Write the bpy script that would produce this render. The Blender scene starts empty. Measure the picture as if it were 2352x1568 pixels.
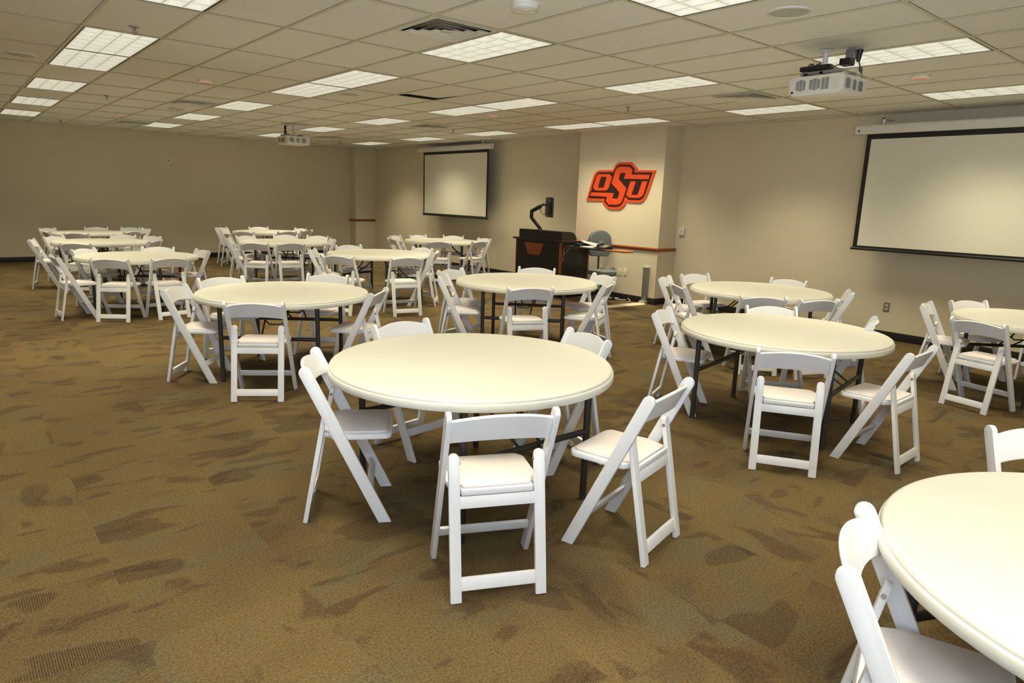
import bpy, bmesh, math, random
from mathutils import Vector, Matrix
PI = math.pi
random.seed(7)
SC = bpy.context.scene
COL = SC.collection
H = 2.85                      # ceiling height
TA, TB = 0.5797, 1.1729       # ceiling tile pitch along x and y
GX, GY = -0.008, -0.245       # ceiling grid origin
WB, WA = 8.368, 10.802        # right wall plane (x), back wall plane (y)

TABLES={
 'T1':(1.169,-3.852,1.023,0),
 'T2':(1.343,-0.706,1.002,-37),
 'T3':(3.937,-1.136,1.029,-45),
 'T4':(3.845,-4.235,0.992,10),
 'T5':(6.011,-2.773,0.997,36),
 'T6':(4.134,2.580,1.030,21),
 'T7':(0.986,3.531,0.979,-28),
 'T8':(1.057,6.559,0.966,-48),
 'T9':(1.328,9.164,0.966,-27),
 'T10':(3.799,5.484,1.012,-32),
 'T11':(4.667,8.575,1.012,-10),
 'T12':(6.984,5.051,1.020,-116),
 'T13':(1.345,-6.768,1.000,-25),
 'T14':(6.643,-5.276,0.970,-43),
}
CHAIRS=[
 ('T1', 'far-left', 1.253, -2.912, 279.0),
 ('T1', 'left', 0.329, -3.557, 329.7),
 ('T1', 'near', 0.602, -4.829, 64.7),
 ('T1', 'near-right', 1.48, -4.99, 103.7),
 ('T1', 'far-right', 2.089, -3.882, 166.3),
 ('T2', 'far-left', 1.019, 0.103, 277.5),
 ('T2', 'left', 0.453, -0.449, 323.5),
 ('T2', 'near', 0.751, -1.594, 56.6),
 ('T2', 'near-right', 1.942, -1.437, 133.1),
 ('T2', 'far-right', 2.082, -0.066, 221.8),
 ('T3', 'left', 3.465, -0.294, 288.5),
 ('T3', 'near-left', 3.018, -0.791, 317.6),
 ('T3', 'near', 3.255, -1.988, 66.9),
 ('T3', 'near-right', 4.218, -2.134, 119.8),
 ('T3', 'right', 4.822, -1.516, 163.1),
 ('T3', 'far', 4.618, -0.554, 216.0),
 ('T4', 'far', 4.544, -3.728, 229.3),
 ('T4', 'left', 3.444, -3.366, 293.0),
 ('T4', 'near', 2.878, -4.841, 32.7),
 ('T4', 'near-right', 3.68, -5.286, 91.5),
 ('T4', 'far-right', 4.629, -4.596, 109.4),
 ('T5', 'far-left', 6.238, -1.715, 258.0),
 ('T5', 'left', 5.534, -1.784, 294.0),
 ('T5', 'near-left', 5.028, -2.349, 326.6),
 ('T5', 'near', 5.047, -3.382, 47.9),
 ('T5', 'near-right', 5.389, -3.775, 67.6),
 ('T5', 'right', 6.355, -3.647, 117.3),
 ('T5', 'far', 6.882, -2.663, 183.0),
 ('T6', 'far-left', 4.055, 3.473, 273.2),
 ('T6', 'left', 3.115, 2.767, 327.4),
 ('T6', 'near-left', 3.027, 1.717, 34.8),
 ('T6', 'near', 3.812, 1.186, 77.2),
 ('T6', 'right', 4.751, 1.879, 139.2),
 ('T6', 'far-right', 5.024, 2.68, 189.2),
 ('T7', 'far-left', 0.426, 4.173, 314.5),
 ('T7', 'near-left', -0.025, 3.1, 4.2),
 ('T7', 'near', 0.471, 2.542, 54.9),
 ('T7', 'near-right', 1.145, 2.445, 97.4),
 ('T7', 'right', 1.851, 3.549, 185.9),
 ('T7', 'far', 1.42, 4.264, 240.3),
 ('T8', 'far-left', 0.408, 7.093, 314.1),
 ('T8', 'near-left', 0.023, 6.287, 346.5),
 ('T8', 'near', 0.496, 5.335, 59.7),
 ('T8', 'near-right', 1.725, 5.764, 142.9),
 ('T8', 'far-right', 1.938, 6.926, 203.0),
 ('T8', 'far', 1.538, 7.357, 235.2),
 ('T9', 'far-left', 0.59, 9.691, 318.7),
 ('T9', 'near-left', 0.45, 8.583, 9.7),
 ('T9', 'near', 0.855, 7.939, 53.7),
 ('T9', 'near-right', 1.888, 8.386, 128.8),
 ('T9', 'right', 2.351, 9.379, 186.2),
 ('T9', 'far-right', 2.154, 9.916, 223.9),
 ('T9', 'far', 1.52, 10.054, 251.1),
 ('T10', 'far-left', 3.333, 6.271, 299.4),
 ('T10', 'left', 2.823, 5.606, 337.1),
 ('T10', 'near-left', 2.865, 4.435, 48.7),
 ('T10', 'near', 3.434, 4.258, 81.4),
 ('T10', 'right', 4.584, 5.085, 164.3),
 ('T10', 'far-right', 4.708, 6.05, 218.6),
 ('T10', 'far', 4.186, 6.425, 252.9),
 ('T11', 'far', 4.73, 9.453, 268.7),
 ('T11', 'far-left', 3.790, 9.185, 314.2),
 ('T11', 'left', 3.690, 8.700, 323.6),
 ('T11', 'near', 3.769, 7.604, 38.5),
 ('T11', 'near-right', 4.715, 7.606, 102.8),
 ('T11', 'right', 5.321, 7.986, 124.3),
 ('T11', 'far-right', 5.521, 8.789, 190.0),
 ('T12', 'far-left', 6.933, 5.95, 278.1),
 ('T12', 'left', 6.306, 5.858, 303.2),
 ('T12', 'near-left', 5.74, 4.983, 351.1),
 ('T12', 'near', 6.19, 3.969, 54.2),
 ('T12', 'near-right', 7.09, 3.858, 104.8),
 ('T12', 'right', 7.852, 4.693, 176.7),
 ('T12', 'far', 7.674, 5.61, 222.0),
 ('T13', 'far-left', 2.344, -6.179, 224.8),
 ('T13', 'near-left', 0.758, -6.098, 288.1),
 ('T14', 'far', 7.697, -5.143, 187.2),
 ('T14', 'far-left', 7.046, -4.506, 241.7),
 ('T14', 'left', 6.341, -4.351, 280.7),
 ('T14', 'near-left', 5.539, -5.032, 347.4),
]
LOGO={
 'outer':[(1.846,1.659),(1.742,1.970),(1.698,2.082),(1.664,2.137),(1.615,2.170),(1.556,2.185),(1.250,2.183),(1.233,2.224),(1.196,2.271),(1.142,2.303),(1.087,2.312),(0.850,2.307),(0.716,2.205),(0.722,2.177),(0.330,2.170),(0.461,1.802),(0.492,1.737),(0.533,1.690),(0.598,1.652),(0.865,1.652),(0.899,1.673),(0.929,1.609),(0.981,1.560),(1.051,1.532),(1.100,1.527),(1.307,1.527),(1.451,1.631),(1.436,1.662)],
 'black':[(1.788,1.705),(1.738,1.842),(1.700,1.844),(1.730,1.876),(1.650,2.069),(1.619,2.118),(1.587,2.143),(1.545,2.151),(1.225,2.149),(1.206,2.193),(1.169,2.238),(1.123,2.264),(1.083,2.272),(0.862,2.268),(0.766,2.191),(0.777,2.141),(0.393,2.138),(0.512,1.789),(0.538,1.742),(0.580,1.710),(0.632,1.694),(0.857,1.695),(0.934,1.750),(0.973,1.650),(1.009,1.607),(1.071,1.575),(1.112,1.571),(1.293,1.569),(1.409,1.655),(1.393,1.702)],
 'S':[(1.746,1.745),(1.720,1.805),(1.189,1.800),(1.221,1.710),(1.100,1.706),(1.064,1.814),(1.254,1.962),(1.187,2.163),(1.166,2.199),(1.128,2.228),(1.081,2.239),(0.882,2.234),(0.807,2.180),(0.828,2.108),(0.441,2.101),(0.460,2.031),(0.983,2.040),(0.951,2.129),(1.071,2.133),(1.103,2.035),(0.917,1.878),(0.991,1.677),(1.020,1.637),(1.058,1.615),(1.106,1.606),(1.296,1.604),(1.365,1.665),(1.341,1.736)],
 'O':[(1.687,1.886),(1.623,2.063),(1.608,2.094),(1.567,2.117),(1.319,2.115),(1.254,2.068),(1.313,1.898),(1.335,1.865),(1.383,1.840),(1.618,1.840),(1.687,1.886),(1.570,1.887),(1.434,1.885),(1.373,2.068),(1.508,2.072),(1.570,1.887)],
 'U':[(0.837,1.996),(0.721,1.996),(0.798,1.776),(0.685,1.774),(0.657,1.799),(0.588,1.996),(0.479,1.996),(0.542,1.795),(0.569,1.759),(0.613,1.735),(0.650,1.729),(0.845,1.731),(0.914,1.777)],
}

# ------------------------------------------------------------------ materials
def srgb(r, g, b):
    f = lambda c: ((c / 255) / 12.92) if c / 255 <= 0.04045 else (((c / 255) + 0.055) / 1.055) ** 2.4
    return (f(r), f(g), f(b), 1.0)

def new_mat(name):
    m = bpy.data.materials.new(name)
    m.use_nodes = True
    nt = m.node_tree
    return m, nt, nt.nodes['Principled BSDF']

def mat(name, col, rough=0.5, metal=0.0, spec=0.5, noise=0.0, nscale=20.0, bump=0.0, bscale=200.0, emit=None, estr=0.0):
    m, nt, b = new_mat(name)
    b.inputs['Base Color'].default_value = col
    b.inputs['Roughness'].default_value = rough
    b.inputs['Metallic'].default_value = metal
    b.inputs['Specular IOR Level'].default_value = spec
    N = nt.nodes; L = nt.links
    tc = N.new('ShaderNodeTexCoord')
    if noise > 0:
        n = N.new('ShaderNodeTexNoise'); n.inputs['Scale'].default_value = nscale; n.inputs['Detail'].default_value = 4
        L.new(tc.outputs['Object'], n.inputs['Vector'])
        mx = N.new('ShaderNodeMix'); mx.data_type = 'RGBA'
        mx.inputs[6].default_value = tuple(c * (1 - noise) for c in col[:3]) + (1,)
        mx.inputs[7].default_value = tuple(min(1, c * (1 + noise)) for c in col[:3]) + (1,)
        L.new(n.outputs['Fac'], mx.inputs[0]); L.new(mx.outputs[2], b.inputs['Base Color'])
    if bump > 0:
        n2 = N.new('ShaderNodeTexNoise'); n2.inputs['Scale'].default_value = bscale; n2.inputs['Detail'].default_value = 2
        L.new(tc.outputs['Object'], n2.inputs['Vector'])
        bp = N.new('ShaderNodeBump'); bp.inputs['Strength'].default_value = bump; bp.inputs['Distance'].default_value = 0.002
        L.new(n2.outputs['Fac'], bp.inputs['Height']); L.new(bp.outputs['Normal'], b.inputs['Normal'])
    if emit:
        b.inputs['Emission Color'].default_value = emit
        b.inputs['Emission Strength'].default_value = estr
    return m

M = {}
M['resin'] = mat('white_resin', srgb(238, 238, 240), 0.38, noise=0.015, nscale=8)
M['vinyl'] = mat('seat_vinyl', srgb(226, 218, 216), 0.55, bump=0.08, bscale=400)
M['table'] = mat('table_plastic', srgb(216, 214, 202), 0.42, noise=0.02, nscale=5, bump=0.10, bscale=350)
M['metal'] = mat('dark_leg_metal', srgb(62, 60, 56), 0.45, metal=0.35, noise=0.12, nscale=60)
M['bolt'] = mat('bolt_metal', srgb(150, 150, 148), 0.3, metal=0.9)
M['wall'] = mat('wall_paint', srgb(220, 208, 180), 0.85, noise=0.02, nscale=3, bump=0.12, bscale=160)
M['base'] = mat('baseboard_rubber', srgb(34, 31, 28), 0.5, noise=0.1, nscale=10)
M['tbar'] = mat('ceiling_t_bar', srgb(214, 208, 182), 0.5, noise=0.03, nscale=5)
M['plenum'] = mat('plenum_dark', srgb(40, 38, 34), 0.9, noise=0.2, nscale=4)
M['black'] = mat('black_plastic', srgb(24, 23, 22), 0.45, noise=0.1, nscale=30)
M['lam'] = mat('black_laminate', srgb(28, 25, 22), 0.4, noise=0.15, nscale=12)
M['white'] = mat('white_painted_metal', srgb(226, 223, 212), 0.45, noise=0.02, nscale=10)
M['proj'] = mat('projector_plastic', srgb(226, 222, 208), 0.4, noise=0.02, nscale=12)
M['slot'] = mat('vent_slots', srgb(96, 90, 80), 0.7, noise=0.1, nscale=50)
M['screen'] = mat('screen_fabric', srgb(224, 220, 200), 0.8, noise=0.01, nscale=6)
M['orange'] = mat('emblem_orange', srgb(230, 78, 34), 0.45, noise=0.03, nscale=4)
M['dkbrown'] = mat('emblem_black', srgb(40, 26, 20), 0.5, noise=0.05, nscale=6)
M['plate'] = mat('ivory_plate', srgb(228, 218, 184), 0.4, noise=0.02, nscale=20)
M['steel'] = mat('grey_metal', srgb(150, 150, 146), 0.35, metal=0.6, noise=0.05, nscale=20)
M['grey'] = mat('raceway_grey', srgb(176, 172, 156), 0.5, noise=0.04, nscale=14)
M['fabric'] = mat('blue_grey_fabric', srgb(104, 112, 112), 0.8, noise=0.12, nscale=60, bump=0.3)
M['paper'] = mat('paper', srgb(222, 216, 196), 0.7, noise=0.03, nscale=40)
M['glow'] = mat('warm_glow_ring', srgb(255, 176, 140), 0.5, emit=srgb(255, 140, 95), estr=0.55, noise=0.02)
M['cream'] = mat('cream_ramp', srgb(214, 204, 170), 0.55, noise=0.03, nscale=12)
M['louvre'] = mat('white_louvre', srgb(236, 234, 222), 0.3, emit=(1.0, 0.95, 0.82, 1), estr=0.12, noise=0.01)  # faint emission stands in for lens light caught by the blades
M['grille'] = mat('speaker_grille', srgb(196, 194, 186), 0.6, noise=0.03, nscale=200, bump=0.3, bscale=900)

def wood_mat():
    m, nt, b = new_mat('cherry_wood'); N = nt.nodes; L = nt.links
    tc = N.new('ShaderNodeTexCoord'); mp = N.new('ShaderNodeMapping'); mp.inputs['Scale'].default_value = (3, 3, 22)
    n = N.new('ShaderNodeTexNoise'); n.inputs['Scale'].default_value = 3; n.inputs['Detail'].default_value = 6; n.inputs['Distortion'].default_value = 0.6
    cr = N.new('ShaderNodeValToRGB')
    cr.color_ramp.elements[0].color = srgb(112, 56, 28); cr.color_ramp.elements[1].color = srgb(168, 92, 46)
    L.new(tc.outputs['Object'], mp.inputs[0]); L.new(mp.outputs[0], n.inputs['Vector']); L.new(n.outputs['Fac'], cr.inputs[0])
    L.new(cr.outputs[0], b.inputs['Base Color']); b.inputs['Roughness'].default_value = 0.35
    return m
M['cherry'] = wood_mat()

def lens_mat():
    # luminous fixture lens: one bright hot spot per louvre cell, warmer towards the cell walls
    m, nt, b = new_mat('luminous_lens'); N = nt.nodes; L = nt.links
    tc = N.new('ShaderNodeTexCoord'); sp = N.new('ShaderNodeSeparateXYZ'); L.new(tc.outputs['Object'], sp.inputs[0])
    def cell(out, n, size):
        a = N.new('ShaderNodeMath'); a.operation = 'MULTIPLY_ADD'; a.inputs[1].default_value = n / size; a.inputs[2].default_value = 40.0
        L.new(out, a.inputs[0])
        f = N.new('ShaderNodeMath'); f.operation = 'FRACT'; L.new(a.outputs[0], f.inputs[0])
        s = N.new('ShaderNodeMath'); s.operation = 'SUBTRACT'; s.inputs[1].default_value = 0.5; L.new(f.outputs[0], s.inputs[0])
        q = N.new('ShaderNodeMath'); q.operation = 'ABSOLUTE'; L.new(s.outputs[0], q.inputs[0])
        return q.outputs[0]
    u = cell(sp.outputs[0], 4, TA - 0.05); v = cell(sp.outputs[1], 6, TB - 0.05)
    mxm = N.new('ShaderNodeMath'); mxm.operation = 'MAXIMUM'; L.new(u, mxm.inputs[0]); L.new(v, mxm.inputs[1])
    cr = N.new('ShaderNodeValToRGB'); cr.color_ramp.elements[0].position = 0.12; cr.color_ramp.elements[0].color = (1.0, 1.05, 1.08, 1)
    cr.color_ramp.elements[1].position = 0.5; cr.color_ramp.elements[1].color = (0.62, 0.58, 0.45, 1)
    L.new(mxm.outputs[0], cr.inputs[0])
    b.inputs['Base Color'].default_value = (0.8, 0.8, 0.75, 1)
    L.new(cr.outputs[0], b.inputs['Emission Color']); b.inputs['Emission Strength'].default_value = 1.25
    return m
M['lens'] = lens_mat()

def tile_mat():
    m, nt, b = new_mat('ceiling_tile'); N = nt.nodes; L = nt.links
    tc = N.new('ShaderNodeTexCoord')
    n = N.new('ShaderNodeTexNoise'); n.inputs['Scale'].default_value = 0.8; n.inputs['Detail'].default_value = 3
    n2 = N.new('ShaderNodeTexNoise'); n2.inputs['Scale'].default_value = 140; n2.inputs['Detail'].default_value = 3
    for q in (n, n2): L.new(tc.outputs['Object'], q.inputs['Vector'])
    mx = N.new('ShaderNodeMix'); mx.data_type = 'RGBA'; mx.inputs[6].default_value = srgb(238, 236, 228); mx.inputs[7].default_value = srgb(246, 244, 238)
    L.new(n.outputs['Fac'], mx.inputs[0])
    cr = N.new('ShaderNodeValToRGB'); cr.color_ramp.elements[0].position = 0.33; cr.color_ramp.elements[0].color = (0.72, 0.71, 0.68, 1)
    cr.color_ramp.elements[1].position = 0.42; cr.color_ramp.elements[1].color = (1, 1, 1, 1)
    L.new(n2.outputs['Fac'], cr.inputs[0])
    mu = N.new('ShaderNodeMix'); mu.data_type = 'RGBA'; mu.blend_type = 'MULTIPLY'; mu.inputs[0].default_value = 0.8
    L.new(mx.outputs[2], mu.inputs[6]); L.new(cr.outputs[0], mu.inputs[7]); L.new(mu.outputs[2], b.inputs['Base Color'])
    b.inputs['Roughness'].default_value = 0.9
    bp = N.new('ShaderNodeBump'); bp.inputs['Strength'].default_value = 0.25; bp.inputs['Distance'].default_value = 0.003
    L.new(n2.outputs['Fac'], bp.inputs['Height']); L.new(bp.outputs['Normal'], b.inputs['Normal'])
    return m
M['tile'] = tile_mat()

def carpet_mat():
    m, nt, b = new_mat('patterned_carpet_tiles'); N = nt.nodes; L = nt.links
    def math_(op, a, b_=None, c=None):
        n = N.new('ShaderNodeMath'); n.operation = op
        for i, v in enumerate((a, b_, c)):
            if v is None: continue
            if isinstance(v, (int, float)): n.inputs[i].default_value = v
            else: L.new(v, n.inputs[i])
        return n.outputs[0]
    def comb(x, y, z=0.0):
        n = N.new('ShaderNodeCombineXYZ')
        for i, v in enumerate((x, y, z)):
            if isinstance(v, (int, float)): n.inputs[i].default_value = v
            else: L.new(v, n.inputs[i])
        return n.outputs[0]
    def mixc(f, a, c):
        n = N.new('ShaderNodeMix'); n.data_type = 'RGBA'
        L.new(f, n.inputs[0])
        for i, v in ((6, a), (7, c)):
            if isinstance(v, tuple): n.inputs[i].default_value = v
            else: L.new(v, n.inputs[i])
        return n.outputs[2]
    def noise(vec, scale, detail=2, dist=0.0):
        n = N.new('ShaderNodeTexNoise'); n.inputs['Scale'].default_value = scale; n.inputs['Detail'].default_value = detail
        n.inputs['Distortion'].default_value = dist
        L.new(vec, n.inputs['Vector']); return n.outputs['Fac']
    def step(v, lo, hi):
        n = N.new('ShaderNodeMapRange'); n.interpolation_type = 'SMOOTHSTEP'
        n.inputs['From Min'].default_value = lo; n.inputs['From Max'].default_value = hi
        L.new(v, n.inputs['Value']); return n.outputs['Result']
    tc = N.new('ShaderNodeTexCoord'); sp = N.new('ShaderNodeSeparateXYZ'); L.new(tc.outputs['Object'], sp.inputs[0])
    X, Y = sp.outputs[0], sp.outputs[1]
    ang = 0.0
    tx = math_('FLOOR', math_('DIVIDE', X, 0.61)); ty = math_('FLOOR', math_('DIVIDE', Y, 0.61))
    wn = N.new('ShaderNodeTexWhiteNoise'); wn.noise_dimensions = '3D'; L.new(comb(tx, ty), wn.inputs['Vector'])
    rnd = wn.outputs['Value']; sc_ = N.new('ShaderNodeSeparateColor'); L.new(wn.outputs['Color'], sc_.inputs[0])
    r1, r2, r3 = sc_.outputs[0], sc_.outputs[1], sc_.outputs[2]
    sw = math_('GREATER_THAN', r1, 0.72)            # most tiles run one way, some are turned
    isw = math_('SUBTRACT', 1.0, sw)
    U = math_('ADD', math_('MULTIPLY', X, isw), math_('MULTIPLY', Y, sw))
    V = math_('ADD', math_('MULTIPLY', Y, isw), math_('MULTIPLY', X, sw))
    off = math_('MULTIPLY', r2, 37.0)
    off2 = math_('MULTIPLY', r3, 23.0)
    vec = comb(math_('ADD', math_('MULTIPLY', U, 1.3), off), math_('ADD', math_('MULTIPLY', V, 3.0), off2))
    vecA = comb(math_('ADD', math_('MULTIPLY', U, 1.1), off2), math_('ADD', math_('MULTIPLY', V, 2.3), off), 5.0)
    vecB = comb(math_('ADD', math_('MULTIPLY', U, 1.0), 3.0), math_('ADD', math_('MULTIPLY', V, 1.8), off), 11.0)
    big = noise(tc.outputs['Object'], 1.1, 2)
    fine = noise(tc.outputs['Object'], 95, 2)
    loop = noise(comb(math_('MULTIPLY', U, 260.0), math_('MULTIPLY', V, 130.0)), 1.0, 1)
    base = mixc(big, srgb(94, 78, 48), srgb(114, 94, 57))
    base = mixc(math_('MULTIPLY', step(noise(tc.outputs['Object'], 0.9, 2, 0.5), 0.48, 0.66), 0.45), base, srgb(76, 58, 40))
    base = mixc(math_('MULTIPLY', step(noise(vecB, 2.2, 1), 0.50, 0.70), 0.5), base, srgb(92, 88, 64))
    base = mixc(math_('MULTIPLY', step(noise(vec, 1.8, 3, 0.6), 0.57, 0.66), 0.55), base, srgb(66, 47, 33))
    stripe = N.new('ShaderNodeTexWave'); stripe.inputs['Scale'].default_value = 38; stripe.inputs['Distortion'].default_value = 1.2; stripe.inputs['Detail'].default_value = 1
    L.new(comb(U, 0.0), stripe.inputs['Vector'])
    hm = math_('MULTIPLY', step(noise(vecA, 2.1, 1), 0.60, 0.64), step(stripe.outputs['Fac'], 0.35, 0.6))
    base = mixc(math_('MULTIPLY', hm, 0.8), base, srgb(58, 42, 30))
    hatch2 = N.new('ShaderNodeTexWave'); hatch2.inputs['Scale'].default_value = 34; hatch2.inputs['Distortion'].default_value = 0.8
    L.new(comb(V, 0.0), hatch2.inputs['Vector'])
    hm2 = math_('MULTIPLY', step(noise(vecB, 1.6, 1), 0.61, 0.65), step(hatch2.outputs['Fac'], 0.45, 0.65))
    base = mixc(math_('MULTIPLY', hm2, 0.5), base, srgb(66, 54, 38))
    # seams between the tiles, tile-to-tile tone, loop pile speckle
    tone = math_('MULTIPLY_ADD', rnd, 0.13, 0.80)
    spk = math_('MULTIPLY_ADD', fine, 1.6, 0.20)
    lp = math_('MULTIPLY_ADD', loop, 0.8, 0.6)
    tot = math_('MULTIPLY', math_('MULTIPLY', tone, spk), lp)
    mul = N.new('ShaderNodeMix'); mul.data_type = 'RGBA'; mul.blend_type = 'MULTIPLY'; mul.inputs[0].default_value = 1.0
    L.new(base, mul.inputs[6]); L.new(comb(tot, tot, tot), mul.inputs[7])
    L.new(mul.outputs[2], b.inputs['Base Color']); b.inputs['Roughness'].default_value = 0.95
    b.inputs['Specular IOR Level'].default_value = 0.22
    bp = N.new('ShaderNodeBump'); bp.inputs['Strength'].default_value = 0.5; bp.inputs['Distance'].default_value = 0.004
    L.new(loop, bp.inputs['Height']); L.new(bp.outputs['Normal'], b.inputs['Normal'])
    return m
M['carpet'] = carpet_mat()

# ------------------------------------------------------------------ mesh helpers
def nb(): return bmesh.new()

def face(bm, vs):
    try: return bm.faces.new(vs)
    except ValueError: return None

def add_box(bm, x0, x1, y0, y1, z0, z1):
    v = [bm.verts.new(p) for p in ((x0, y0, z0), (x1, y0, z0), (x1, y1, z0), (x0, y1, z0), (x0, y0, z1), (x1, y0, z1), (x1, y1, z1), (x0, y1, z1))]
    for f in ((0, 3, 2, 1), (4, 5, 6, 7), (0, 1, 5, 4), (1, 2, 6, 5), (2, 3, 7, 6), (3, 0, 4, 7)): face(bm, [v[i] for i in f])

def add_prism(bm, pts, o, a, b, n, t0, t1):
    """polygon pts (u,v) in the frame o + u*a + v*b, extruded along n from t0 to t1"""
    o, a, b, n = Vector(o), Vector(a), Vector(b), Vector(n)
    A_ = [bm.verts.new(o + a * u + b * v + n * t0) for u, v in pts]
    B_ = [bm.verts.new(o + a * u + b * v + n * t1) for u, v in pts]
    face(bm, A_); face(bm, B_[::-1]); k = len(pts)
    for i in range(k): face(bm, [A_[i], B_[i], B_[(i + 1) % k], A_[(i + 1) % k]])

def add_tube(bm, path, r, seg=8, cap=True):
    path = [Vector(p) for p in path]; rings = []
    up = None
    for i, p in enumerate(path):
        d = (path[min(i + 1, len(path) - 1)] - path[max(i - 1, 0)]).normalized()
        if up is None:
            up = Vector((0, 0, 1)) if abs(d.z) < 0.9 else Vector((1, 0, 0))
        s = d.cross(up).normalized(); up = s.cross(d).normalized()
        rr = r[i] if isinstance(r, (list, tuple)) else r
        rings.append([bm.verts.new(p + (s * math.cos(2 * PI * k / seg) + up * math.sin(2 * PI * k / seg)) * rr) for k in range(seg)])
    for a, b in zip(rings, rings[1:]):
        for k in range(seg): face(bm, [a[k], a[(k + 1) % seg], b[(k + 1) % seg], b[k]])
    if cap: face(bm, rings[0][::-1]); face(bm, rings[-1])

def add_lathe(bm, prof, seg=32, c=(0, 0, 0)):
    rings = []
    for r, z in prof:
        if r < 1e-6: rings.append([bm.verts.new((c[0], c[1], c[2] + z))])
        else: rings.append([bm.verts.new((c[0] + r * math.cos(2 * PI * k / seg), c[1] + r * math.sin(2 * PI * k / seg), c[2] + z)) for k in range(seg)])
    for a, b in zip(rings, rings[1:]):
        for k in range(seg):
            k2 = (k + 1) % seg
            if len(a) == 1 and len(b) == 1: continue
            if len(a) == 1: face(bm, [a[0], b[k2], b[k]])
            elif len(b) == 1: face(bm, [a[k], a[k2], b[0]])
            else: face(bm, [a[k], a[k2], b[k2], b[k]])

def rounded(x0, x1, y0, y1, r, n=5):
    out = []
    for cx, cy, a0 in ((x1 - r, y1 - r, 0), (x0 + r, y1 - r, 90), (x0 + r, y0 + r, 180), (x1 - r, y0 + r, 270)):
        for k in range(n + 1):
            a = math.radians(a0 + 90 * k / n); out.append((cx + r * math.cos(a), cy + r * math.sin(a)))
    return out

def finish(bm, name, m, parent=None, bevel=0.0, smooth=True, bseg=2, tri=False):
    bmesh.ops.recalc_face_normals(bm, faces=bm.faces)
    if bevel > 0:
        es = [e for e in bm.edges if len(e.link_faces) == 2 and e.calc_face_angle(0) > 0.6]
        bmesh.ops.bevel(bm, geom=es, offset=bevel, segments=bseg, affect='EDGES', profile=0.6, clamp_overlap=True)
    if tri: bmesh.ops.triangulate(bm, faces=[f for f in bm.faces if len(f.verts) > 4])
    me = bpy.data.meshes.new(name); bm.to_mesh(me); bm.free()
    me.materials.append(m)
    if smooth:
        for p in me.polygons: p.use_smooth = True
        me.set_sharp_from_angle(angle=math.radians(38))
    o = bpy.data.objects.new(name, me); COL.objects.link(o)
    if parent: o.parent = parent
    return o

def thing(name, label, cat, loc=(0, 0, 0), rz=0.0, group=None, s=1.0):
    o = bpy.data.objects.new(name, None); COL.objects.link(o)
    o.empty_display_size = 0.1
    o.location = loc; o.rotation_euler = (0, 0, rz); o.scale = (s, s, s)
    return tag(o, label, cat, group)

def tag(o, label, cat, group=None):
    o['label'] = label; o['category'] = cat
    if group: o['group'] = group
    return o

def struct(o):
    o['kind'] = 'structure'
    return o

CH_OF = {}
def dup(root, loc, rz, s, label, group):
    r = root.copy(); COL.objects.link(r); r.location = loc; r.rotation_euler = (0, 0, rz); r.scale = (s, s, s)
    r['label'] = label; r['group'] = group
    for ch in [c for c in bpy.data.objects if c.parent == root] if root not in CH_OF else CH_OF[root]:
        c = ch.copy(); COL.objects.link(c); c.parent = r
        for g in CH_OF.get(ch, []):
            d = g.copy(); COL.objects.link(d); d.parent = c
    return r

def remember(root):
    CH_OF[root] = [c for c in bpy.data.objects if c.parent == root]
    for c in CH_OF[root]: CH_OF[c] = [g for g in bpy.data.objects if g.parent == c]

# ------------------------------------------------------------------ room shell
bm = nb(); add_box(bm, -5.5, WB + 0.2, -12.0, WA + 0.2, -0.1, 0.0)
struct(finish(bm, 'floor', M['carpet'], smooth=False))
bm = nb(); add_box(bm, -5.5, WB + 0.2, WA, WA + 0.2, 0.0, H + 0.3)
struct(finish(bm, 'wall_back', M['wall'], smooth=False))
bm = nb(); add_box(bm, WB, WB + 0.2, -12.0, WA, 0.0, H + 0.3)
struct(finish(bm, 'wall_right', M['wall'], smooth=False))
bm = nb(); add_box(bm, -5.7, -5.5, -12.0, WA + 0.2, 0.0, H + 0.3)
struct(finish(bm, 'wall_left', M['wall'], smooth=False))
bm = nb(); add_box(bm, -5.7, WB + 0.2, -12.2, -12.0, 0.0, H + 0.3)
struct(finish(bm, 'wall_front', M['wall'], smooth=False))

PX, PY0, PY1 = 7.92, 0.18, 2.08      # projecting pilaster with the emblem
CX, CY = 7.77, 10.45                 # column in the far corner
bm = nb(); add_box(bm, PX, WB, PY0, PY1, 0.0, H + 0.05)
struct(finish(bm, 'wall_pilaster', M['wall'], smooth=False))
bm = nb(); add_box(bm, CX, WB, CY, WA, 0.0, H + 0.05)
struct(finish(bm, 'wall_corner_column', M['wall'], smooth=False))

def basebd(name, boxes):
    bm = nb()
    for b_ in boxes: add_box(bm, *b_)
    struct(finish(bm, name, M['base'], bevel=0.003))
bz = 0.105; bt = 0.012
basebd('baseboard_back', [(-5.5, CX - bt, WA - bt, WA, 0, bz)])
basebd('baseboard_column', [(CX - bt, CX, CY - bt, WA, 0, bz), (CX, WB - bt, CY - bt, CY, 0, bz)])
basebd('baseboard_right', [(WB - bt, WB, PY1 + bt, CY, 0, bz), (WB - bt, WB, -12.0, PY0 - bt, 0, bz)])
basebd('baseboard_pilaster', [(PX - bt, PX, 0.43, PY1 + bt, 0, bz), (PX - bt, PX, PY0 - bt, 0.31, 0, bz), (PX, WB - bt, PY0 - bt, PY0, 0, bz), (PX, WB - bt, PY1, PY1 + bt, 0, bz)])

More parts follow.
